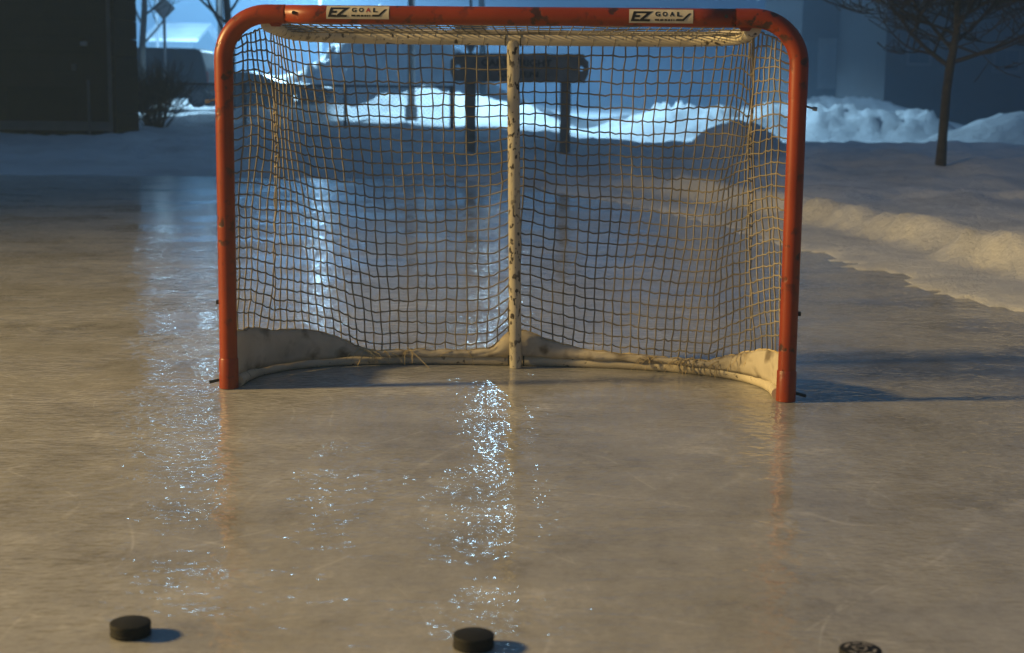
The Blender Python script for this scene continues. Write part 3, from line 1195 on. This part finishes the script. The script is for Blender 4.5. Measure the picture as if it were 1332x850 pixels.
# ------------------------------------------------------------------ chain link fence
FY = 27.0
fxa, fxb = P(150, 117, FY).x, P(589, 117, FY).x
fence = empty('chain_link_fence', ((fxa + fxb) / 2, FY, 0))
tag(fence, 'low grey chain link fence in front of the lit snow heaps', 'fence')
fo = fence.location.x
FT = P(449, 112, FY).z
FB = 0.22
for px in (190, 318, 449, 588):
    x = P(px, 117, FY).x
    r = 0.028 if px != 588 else 0.04
    gz = ground_z(x, FY)
    MB().tube([(x - fo, 0, gz - 0.2), (x - fo, 0, FT + 0.03)], r, 8).build('fence_post', 'lamp_grey', fence)
MB().tube([(fxa - fo, -0.01, FT), (fxb - fo, -0.01, FT)], 0.021, 8).build('top_rail', 'lamp_grey', fence)
mb = MB()
hgt = FT - FB
step = 0.075
x = fxa - fo - hgt
while x < fxb - fo:
    for sgn in (1, -1):
        a0, a1 = (x, x + hgt) if sgn == 1 else (x + hgt, x)
        # clip to the ends
        t0, t1 = 0.0, 1.0
        for lim, lo in ((fxa - fo, True), (fxb - fo, False)):
            d = a1 - a0
            t = (lim - a0) / d
            if (d > 0) == lo:
                t0 = max(t0, t)
            else:
                t1 = min(t1, t)
        if t1 - t0 > 0.02:
            mb.tube([(a0 + (a1 - a0) * t0, 0.004 * sgn, FB + hgt * t0), (a0 + (a1 - a0) * t1, 0.004 * sgn, FB + hgt * t1)], 0.0040, 3, caps=False)
    x += step
mb.build('wire_mesh', 'steel', fence)

# ------------------------------------------------------------------ trees and shrubs


def grow(mb, p, d, length, r, depth, rnd, spread, min_r, up=0.12, wig=0.22, kids=(2, 3)):
    k = 5 if depth > 1 else 4
    pts, rad = [p.copy()], [r]
    taper = 0.62
    q, dd = p.copy(), d.copy()
    for i in range(k):
        dd = (dd + Vector((rnd.uniform(-wig, wig), rnd.uniform(-wig, wig), rnd.uniform(-wig, wig) + up)) * 0.5).normalized()
        q = q + dd * (length / k)
        pts.append(q.copy())
        rad.append(max(min_r, r * (1 - (1 - taper) * (i + 1) / k)))
    mb.tube(pts, rad, 7 if r > 0.02 else (5 if r > 0.008 else 4), caps=False)
    if depth <= 0:
        return
    n = rnd.randint(*kids)
    for c in range(n + 1):
        if c == 0:
            at, rr = k, rad[-1]
            nd = (dd + Vector((rnd.uniform(-.3, .3), rnd.uniform(-.3, .3), rnd.uniform(-.1, .2)))).normalized()
        else:
            at = rnd.randint(2, k)
            rr = rad[at] * 0.66
            ax = Vector((rnd.uniform(-1, 1), rnd.uniform(-1, 1), rnd.uniform(-0.25, 0.45))).normalized()
            nd = (dd * (1 - spread) + ax * spread).normalized()
        grow(mb, pts[at], nd, length * rnd.uniform(0.62, 0.86), max(min_r, rr), depth - 1, rnd, spread, min_r, up, wig, kids)


def tree(name, label, base, trunk_pts, trunk_r, limbs, depth, seed, mat, min_r=0.0035, group=None, spread=0.6, kids=(2, 3)):
    rnd = random.Random(seed)
    root = empty(name, base)
    tag(root, label, 'tree', group)
    b = Vector(base)
    tp_ = [Vector(q) - b for q in trunk_pts]
    smooth_by_angle(MB().tube(tp_, trunk_r, 10).build('trunk', mat, root), 70)
    m_ = MB()
    for (t, d, ln, r) in limbs:
        k = t * (len(tp_) - 1)
        i = min(int(k), len(tp_) - 2)
        p = tp_[i].lerp(tp_[i + 1], k - i)
        grow(m_, p, Vector(d).normalized(), ln, r, depth, rnd, spread, min_r, kids=kids)
    m_.build('crown', mat, root, smooth=True)
    return root


TYr = 16.6
tb = P(1223, 222, TYr)
tb.z = ground_z(tb.x, TYr) - 0.05
tpts = [tb, P(1226, 180, TYr), P(1231, 120, TYr), P(1236, 85, TYr), P(1244, 45, TYr), P(1246, 0, TYr), P(1250, -50, TYr), P(1248, -110, TYr)]
tree('bare_tree', 'slender bare tree standing in the snow at the right', tb, tpts, [0.062, 0.050, 0.047, 0.046, 0.038, 0.030, 0.022, 0.012],
     [(0.42, (-0.80, 0.15, 0.42), 0.55, 0.026), (0.44, (0.97, -0.2, 0.25), 0.75, 0.024), (0.50, (-0.55, 0.5, 0.65), 0.6, 0.022), (0.53, (0.75, 0.35, 0.55), 0.65, 0.021),
      (0.57, (-0.88, -0.3, 0.30), 0.6, 0.019), (0.60, (0.2, -0.8, 0.6), 0.5, 0.018), (0.63, (0.80, -0.3, 0.5), 0.6, 0.018), (0.68, (-0.7, 0.2, 0.6), 0.55, 0.016), (0.74, (0.55, 0.5, 0.8), 0.5, 0.015), (0.80, (-0.4, 0.2, 0.9), 0.5, 0.013), (0.86, (0.5, 0.3, 0.8), 0.45, 0.012), (0.98, (0, 0, 1), 0.4, 0.010)],
     4, 11, 'bark', 0.0042, kids=(3, 4))

TL = 34.0
lb = P(300, 135, TL)
lb.z = ground_z(lb.x, TL) - 0.05
tree('bare_tree', 'bare tree with spreading branches behind the upper left corner of the goal', lb,
     [lb, P(301, 60, TL), P(296, 20, TL), P(292, -40, TL), P(296, -120, TL)], [0.10, 0.09, 0.08, 0.06, 0.03],
     [(0.30, (-0.7, 0.1, 0.75), 1.5, 0.040), (0.42, (-0.85, -0.3, 0.6), 1.3, 0.034), (0.5, (0.6, 0.2, 0.8), 1.2, 0.032), (0.62, (-0.5, 0.4, 0.8), 1.1, 0.028), (0.8, (0.4, -0.3, 0.9), 1.0, 0.022), (0.97, (0, 0, 1), 0.8, 0.018)],
     3, 5, 'far_bark', 0.0075)
TC = 48.0
cb = P(628, 120, TC)
cb.z = ground_z(cb.x, TC) - 0.05
tree('bare_tree', 'faint bare tree far behind the middle of the crossbar', cb,
     [cb, P(628, 40, TC), P(625, -40, TC), P(628, -120, TC)], [0.13, 0.11, 0.08, 0.04],
     [(0.5, (-0.8, 0.1, 0.5), 1.5, 0.04), (0.55, (0.8, 0.2, 0.5), 1.5, 0.04), (0.65, (-0.5, 0.4, 0.8), 1.3, 0.03), (0.75, (0.6, -0.3, 0.7), 1.2, 0.03), (0.97, (0, 0, 1), 1.0, 0.02)],
     3, 21, 'far_bark', 0.010)
TD = 38.0
db = P(184, 130, TD)
db.z = ground_z(db.x, TD) - 0.05
tree('bare_tree', 'dark twiggy tree beside the edge of the dark shed', db,
     [db, P(185, 60, TD), P(188, 10, TD), P(186, -60, TD)], [0.10, 0.08, 0.07, 0.03],
     [(0.35, (0.8, 0.1, 0.6), 1.0, 0.03), (0.5, (-0.5, 0.1, 0.8), 1.0, 0.03), (0.6, (0.7, -0.2, 0.5), 1.0, 0.03), (0.7, (0.5, 0.3, 0.8), 0.9, 0.025), (0.97, (0, 0, 1), 0.9, 0.02)],
     3, 33, 'far_bark', 0.009)


def shrub(label, px, py, Y, h, w, n, seed):
    rnd = random.Random(seed)
    q = P(px, py, Y)
    z = ground_z(q.x, Y)
    root = empty('shrub', (q.x, Y, z))
    tag(root, label, 'shrub')
    m_ = MB()
    for _ in range(n):
        a = rnd.uniform(0, 2 * math.pi)
        p = Vector((math.cos(a) * w * 0.25 * rnd.random(), math.sin(a) * w * 0.25 * rnd.random(), -0.05))
        d = Vector((math.cos(a) * w / h * 0.7, math.sin(a) * w / h * 0.7, 1)).normalized()
        grow(m_, p, d, h * rnd.uniform(0.35, 0.6), 0.010, 2, rnd, 0.5, 0.0042, 0.1, 0.3, (2, 3))
    m_.build('twigs', 'shrub', root, smooth=True)


shrub('low bare shrub against the snow at the foot of the dark shed corner', 203, 152, 25.2, 0.95, 0.7, 60, 4)

# ------------------------------------------------------------------ dark shed at the left
BY = 22.0
s0, s1 = P(-70, 117, BY).x, P(156, 117, BY).x
shed = empty('dark_shed', ((s0 + s1) / 2, BY, 0.2), 0.0)
tag(shed, 'dark board clad shed with drainpipe at the left edge', 'shed')
so = shed.location.x
hw = (s1 - s0) / 2


def shz(py):
    return P(80, py, BY).z - 0.2


# wall core, then separate boards over it
MB().box((-hw, 0.04, -0.4), (hw - 0.1, 1.2, 4.2)).build('wall', 'shed_dark', shed)
rows_z = [shz(157)]
while rows_z[-1] < 3.9:
    rows_z.append(rows_z[-1] + 0.236)
opening = (P(8, 117, BY).x - so, P(99, 117, BY).x - so, shz(152), shz(119))
for i in range(len(rows_z) - 1):
    z0, z1 = rows_z[i], rows_z[i + 1] - 0.012
    cut = z1 > opening[2] and z0 < opening[3] - 0.02
    spans = [(-hw, hw - 0.16)] if not cut else [(-hw, opening[0]), (opening[1], hw - 0.16)]
    for a, b in spans:
        n = len(MB().v)
        m_ = MB()
        off = 0.012 * math.sin(i * 2.1)
        m_.prism([(a, z0), (b, z0), (b, z1), (a, z1)], 0.0 + off * 0.5, 0.038)
        m_.build('wall_board', 'shed_board', shed)
MB().prism([(-hw, shz(170)), (hw - 0.16, shz(170)), (hw - 0.16, shz(158)), (-hw, shz(158))], -0.05, 0.037).build('sill_board', 'shed_trim', shed)
MB().prism([(-hw, shz(69.2)), (hw - 0.3, shz(69.2)), (hw - 0.3, shz(66)), (-hw, shz(66))], -0.03, -0.012).build('batten', 'shed_dark', shed)
MB().prism([(hw - 0.158, -0.3), (hw - 0.10, -0.3), (hw - 0.10, 3.9), (hw - 0.158, 3.9)], -0.045, 0.037).build('corner_trim', 'shed_trim', shed)
xdp = P(116, 117, BY).x - so
smooth_by_angle(MB().tube([(xdp, -0.04, -0.2), (xdp, -0.04, shz(104))], 0.022, 8).build('drainpipe', 'shed_trim', shed))
q = P(110, 57, BY)
MB().box((q.x - so - 0.05, -0.07, q.z - 0.2 - 0.035), (q.x - so + 0.05, -0.014, q.z - 0.2 + 0.03)).build('wall_lamp', 'steel', shed, bevel=0.012)
q = P(97, 88, BY)
MB().box((q.x - so - 0.035, -0.05, q.z - 0.2 - 0.05), (q.x - so + 0.035, -0.012, q.z - 0.2 + 0.05)).build('meter_box', 'shed_trim', shed, bevel=0.008)
# end wall, standing a little proud of the front
for i in range(17):
    z0 = -0.4 + i * 0.27
    MB().box((hw - 0.098, -0.06 + 0.006 * (i % 3), z0), (hw - 0.045, 1.25, z0 + 0.262)).build('end_board', 'shed_dark', shed)
MB().prism([(-hw - 0.4, 4.202), (hw + 0.3, 4.202), (hw + 0.15, 4.5), (-hw, 5.2)], -0.5, 1.6).build('roof', 'roofing', shed)

# ------------------------------------------------------------------ dark van behind the fence
VY = 44.0


def vx(px):
    return P(px, 117, VY).x


van = empty('parked_van', (vx(222), VY, 0.0))
tag(van, 'dark van parked behind the fence beside the shed', 'van')
vo = van.location.x
vz0, vzt = P(230, 133, VY).z, P(230, 64, VY).z
xr = vx(277) - vo
xl = vx(168) - vo
body = [(xl, vz0 + 0.12), (xr - 0.05, vz0 + 0.12), (xr + 0.02, vz0 + 0.45), (xr - 0.02, vz0 + 0.95), (xr - 0.14, vzt - 0.06), (xr - 0.30, vzt), (xl + 0.5, vzt + 0.02), (xl + 0.2, vzt - 0.05), (xl, vz0 + 0.9)]
vb = MB().prism(body, -0.9, 0.9).build('body', 'car_paint', van, bevel=0.03)
wz = vz0 + 0.16
for pxw, yy in ((266, -0.86), (195, -0.86), (266, 0.86), (195, 0.86)):
    x = vx(pxw) - vo
    w_ = MB().tube([(x, yy - 0.10, wz), (x, yy + 0.10, wz)], 0.30, 20).build('wheel', 'tyre', van)
    MB().tube([(x, yy - 0.115, wz), (x, yy + 0.115, wz)], 0.17, 14).build('rim', 'lamp_grey', w_)
for a, b in ((xl + 0.3, -0.35), (-0.28, 0.42), (0.50, xr - 0.22)):
    MB().prism([(a, vz0 + 0.98), (b, vz0 + 0.98), (b - 0.02, vzt - 0.14), (a + 0.04, vzt - 0.14)], -0.912, -0.898).build('window', 'car_glass', van)
MB().box((xr - 0.02, -0.7, vz0 + 0.2), (xr + 0.07, 0.7, vz0 + 0.34)).build('bumper', 'tyre', van)
MB().box((xr - 0.03, -0.85, vz0 + 0.55), (xr + 0.03, -0.72, vz0 + 0.85)).build('tail_light', 'red_print', van)

# low dark car half hidden behind the heaps
CY_ = 47.0
cq = P(345, 117, CY_)
car = empty('parked_car', (cq.x, CY_, 0.25))
tag(car, 'low dark car half hidden behind the snow, seen through the net at the left', 'car')


def czl(py):
    return P(345, py, CY_).z - 0.25


zt_, zb2 = czl(94), czl(124)
cb_ = [(-1.15, zb2), (1.95, zb2), (2.0, czl(114)), (1.6, czl(110)), (0.55, czl(107)), (0.1, czl(99)), (-0.4, zt_), (-0.9, zt_ - 0.01), (-1.2, czl(99)), (-1.3, czl(112))]
MB().prism(cb_, -0.8, 0.8).build('body', 'car_paint', car, bevel=0.02)
for x in (-0.7, 1.35):
    for yy in (-0.78, 0.78):
        MB().tube([(x, yy - 0.09, zb2 + 0.02), (x, yy + 0.09, zb2 + 0.02)], 0.29, 18).build('wheel', 'tyre', car)
for a, b in ((-1.02, -0.45), (-0.38, 0.12)):
    MB().prism([(a, czl(107.5)), (b + 0.1, czl(107.5)), (b - 0.05, zt_ - 0.06), (a + 0.08, zt_ - 0.06)], -0.812, -0.79).build('window', 'car_glass', car)


# ------------------------------------------------------------------ houses in the fog
def house(name, label, px0, px1, Y, eave_py, ridge_h, wall, depth=8.0, wins=(), ridge_x=True, door=None, garage=None):
    x0, x1 = P(px0, 117, Y).x, P(px1, 117, Y).x
    xc = (x0 + x1) / 2
    gz = 0.05
    root = empty(name, (xc, Y, gz))
    tag(root, label, 'house', 'houses in the fog')
    w = (x1 - x0) / 2
    ze = P((px0 + px1) / 2, eave_py, Y).z - gz
    MB().box((-w, 0, -0.5), (w, depth, ze)).build('wall', wall, root)
    if ridge_x:
        rf = MB()
        o_ = 0.35
        n = 0
        rf.v = [(-w - o_, -o_, ze - 0.1), (w + o_, -o_, ze - 0.1), (w + o_, depth / 2, ze + ridge_h), (-w - o_, depth / 2, ze + ridge_h), (-w - o_, depth + o_, ze - 0.1), (w + o_, depth + o_, ze - 0.1)]
        rf.v += [(a, b, c + 0.16) for a, b, c in rf.v]
        rf.f = [(0, 1, 2, 3), (3, 2, 5, 4), (6, 7, 8, 9), (9, 8, 11, 10), (0, 1, 7, 6), (4, 5, 11, 10), (0, 3, 9, 6), (3, 4, 10, 9), (1, 2, 8, 7), (2, 5, 11, 8)]
        r_ = rf.build('roof', 'snow', root)
        for xx in (-w, w - 0.1):
            gm = MB()
            gm.v = [(xx, 0, ze - 0.02), (xx, depth, ze - 0.02), (xx, depth / 2, ze + ridge_h - 0.05), (xx + 0.1, 0, ze - 0.02), (xx + 0.1, depth, ze - 0.02), (xx + 0.1, depth / 2, ze + ridge_h - 0.05)]
            gm.f = [(0, 1, 2), (3, 5, 4), (0, 3, 4, 1), (1, 4, 5, 2), (2, 5, 3, 0)]
            gm.build('gable', wall, root)
    else:
        rf = MB()
        o_ = 0.35
        rf.v = [(-w - o_, -o_, ze - 0.1), (0, -o_, ze + ridge_h), (w + o_, -o_, ze - 0.1), (-w - o_, depth + o_, ze - 0.1), (0, depth + o_, ze + ridge_h), (w + o_, depth + o_, ze - 0.1)]
        rf.v += [(a, b, c + 0.16) for a, b, c in rf.v]
        rf.f = [(0, 1, 4, 3), (1, 2, 5, 4), (6, 7, 10, 9), (7, 8, 11, 10), (0, 1, 7, 6), (1, 2, 8, 7), (3, 4, 10, 9), (4, 5, 11, 10), (0, 3, 9, 6), (2, 5, 11, 8)]
        rf.build('roof', 'snow', root)
        MB().prism([(-w, ze - 0.02), (w, ze - 0.02), (0, ze + ridge_h - 0.04)], 0.0, 0.12).build('gable', wall, root)
    for (a, b, c, d) in wins:
        xa, xb = P(a, 117, Y).x - xc, P(b, 117, Y).x - xc
        za, zb = P((a + b) / 2, d, Y).z - gz, P((a + b) / 2, c, Y).z - gz
        wo = MB()
        t = 0.09
        wo.box((xa - t, -0.06, za - t), (xb + t, -0.003, za)).box((xa - t, -0.06, zb), (xb + t, -0.003, zb + t))
        wo.box((xa - t, -0.055, za), (xa, -0.003, zb)).box((xb, -0.055, za), (xb + t, -0.003, zb))
        fr = wo.build('window', 'trim_white' if wall == 'house_wall' else 'house_wall', root)
        xm = (xa + xb) / 2
        for p0_, p1_ in ((xa, xm - 0.02), (xm + 0.02, xb)):
            MB().box((p0_ + 0.002, -0.03, za + 0.002), (p1_ - 0.002, -0.004, zb - 0.002)).build('pane', 'glass', fr)
    if garage:
        a, b, c, d = garage
        xa, xb = P(a, 117, Y).x - xc, P(b, 117, Y).x - xc
        za, zb = P((a + b) / 2, d, Y).z - gz, P((a + b) / 2, c, Y).z - gz
        gd = MB().box((xa, -0.03, za), (xb, -0.003, zb)).build('garage_door', 'trim_white', root)
        k = 5
        for i in range(k):
            z0, z1 = za + (zb - za) * i / k + 0.02, za + (zb - za) * (i + 1) / k - 0.02
            MB().box((xa + 0.04, -0.055, z0), (xb - 0.04, -0.031, z1)).build('panel', 'trim_white', gd)
    return root


house('fog_house', 'pale house front with garage door, faint in the fog right of the goal', 1040, 1152, 60.0, -20, 2.5, 'house_wall', 9.0,
      wins=((1118, 1136, 50, 80),), ridge_x=False, garage=(1062, 1108, 50, 116))
house('fog_house', 'broad dark house behind the bare tree at the right', 1150, 1400, 52.0, -30, 2.4, 'house_dark', 9.0,
      wins=((1180, 1206, 46, 82), (1292, 1322, 66, 92)))
house('fog_house', 'small distant house with snow on its roof above the dark van', 196, 252, 85.0, 52, 0.9, 'house_dark', 7.0)

# ------------------------------------------------------------------ night fog
hz = MB().box((-262, -62, -1.6), (262, 382, 13.5)).build('haze', 'snow')
hz.data.materials.clear()
hm = bpy.data.materials.new('fog')
hm.use_nodes = True
hn = hm.node_tree
for n in list(hn.nodes):
    if n.type != 'OUTPUT_MATERIAL':
        hn.nodes.remove(n)
pv = hn.nodes.new('ShaderNodeVolumePrincipled')
pv.inputs['Color'].default_value = (0.48, 0.74, 1.0, 1)
pv.inputs['Density'].default_value = 0.0052
pv.inputs['Anisotropy'].default_value = 0.25
hn.links.new(pv.outputs['Volume'], [n for n in hn.nodes if n.type == 'OUTPUT_MATERIAL'][0].inputs['Volume'])
hz.data.materials.append(hm)
tag(hz, 'thin blue night fog', None, None, 'stuff')
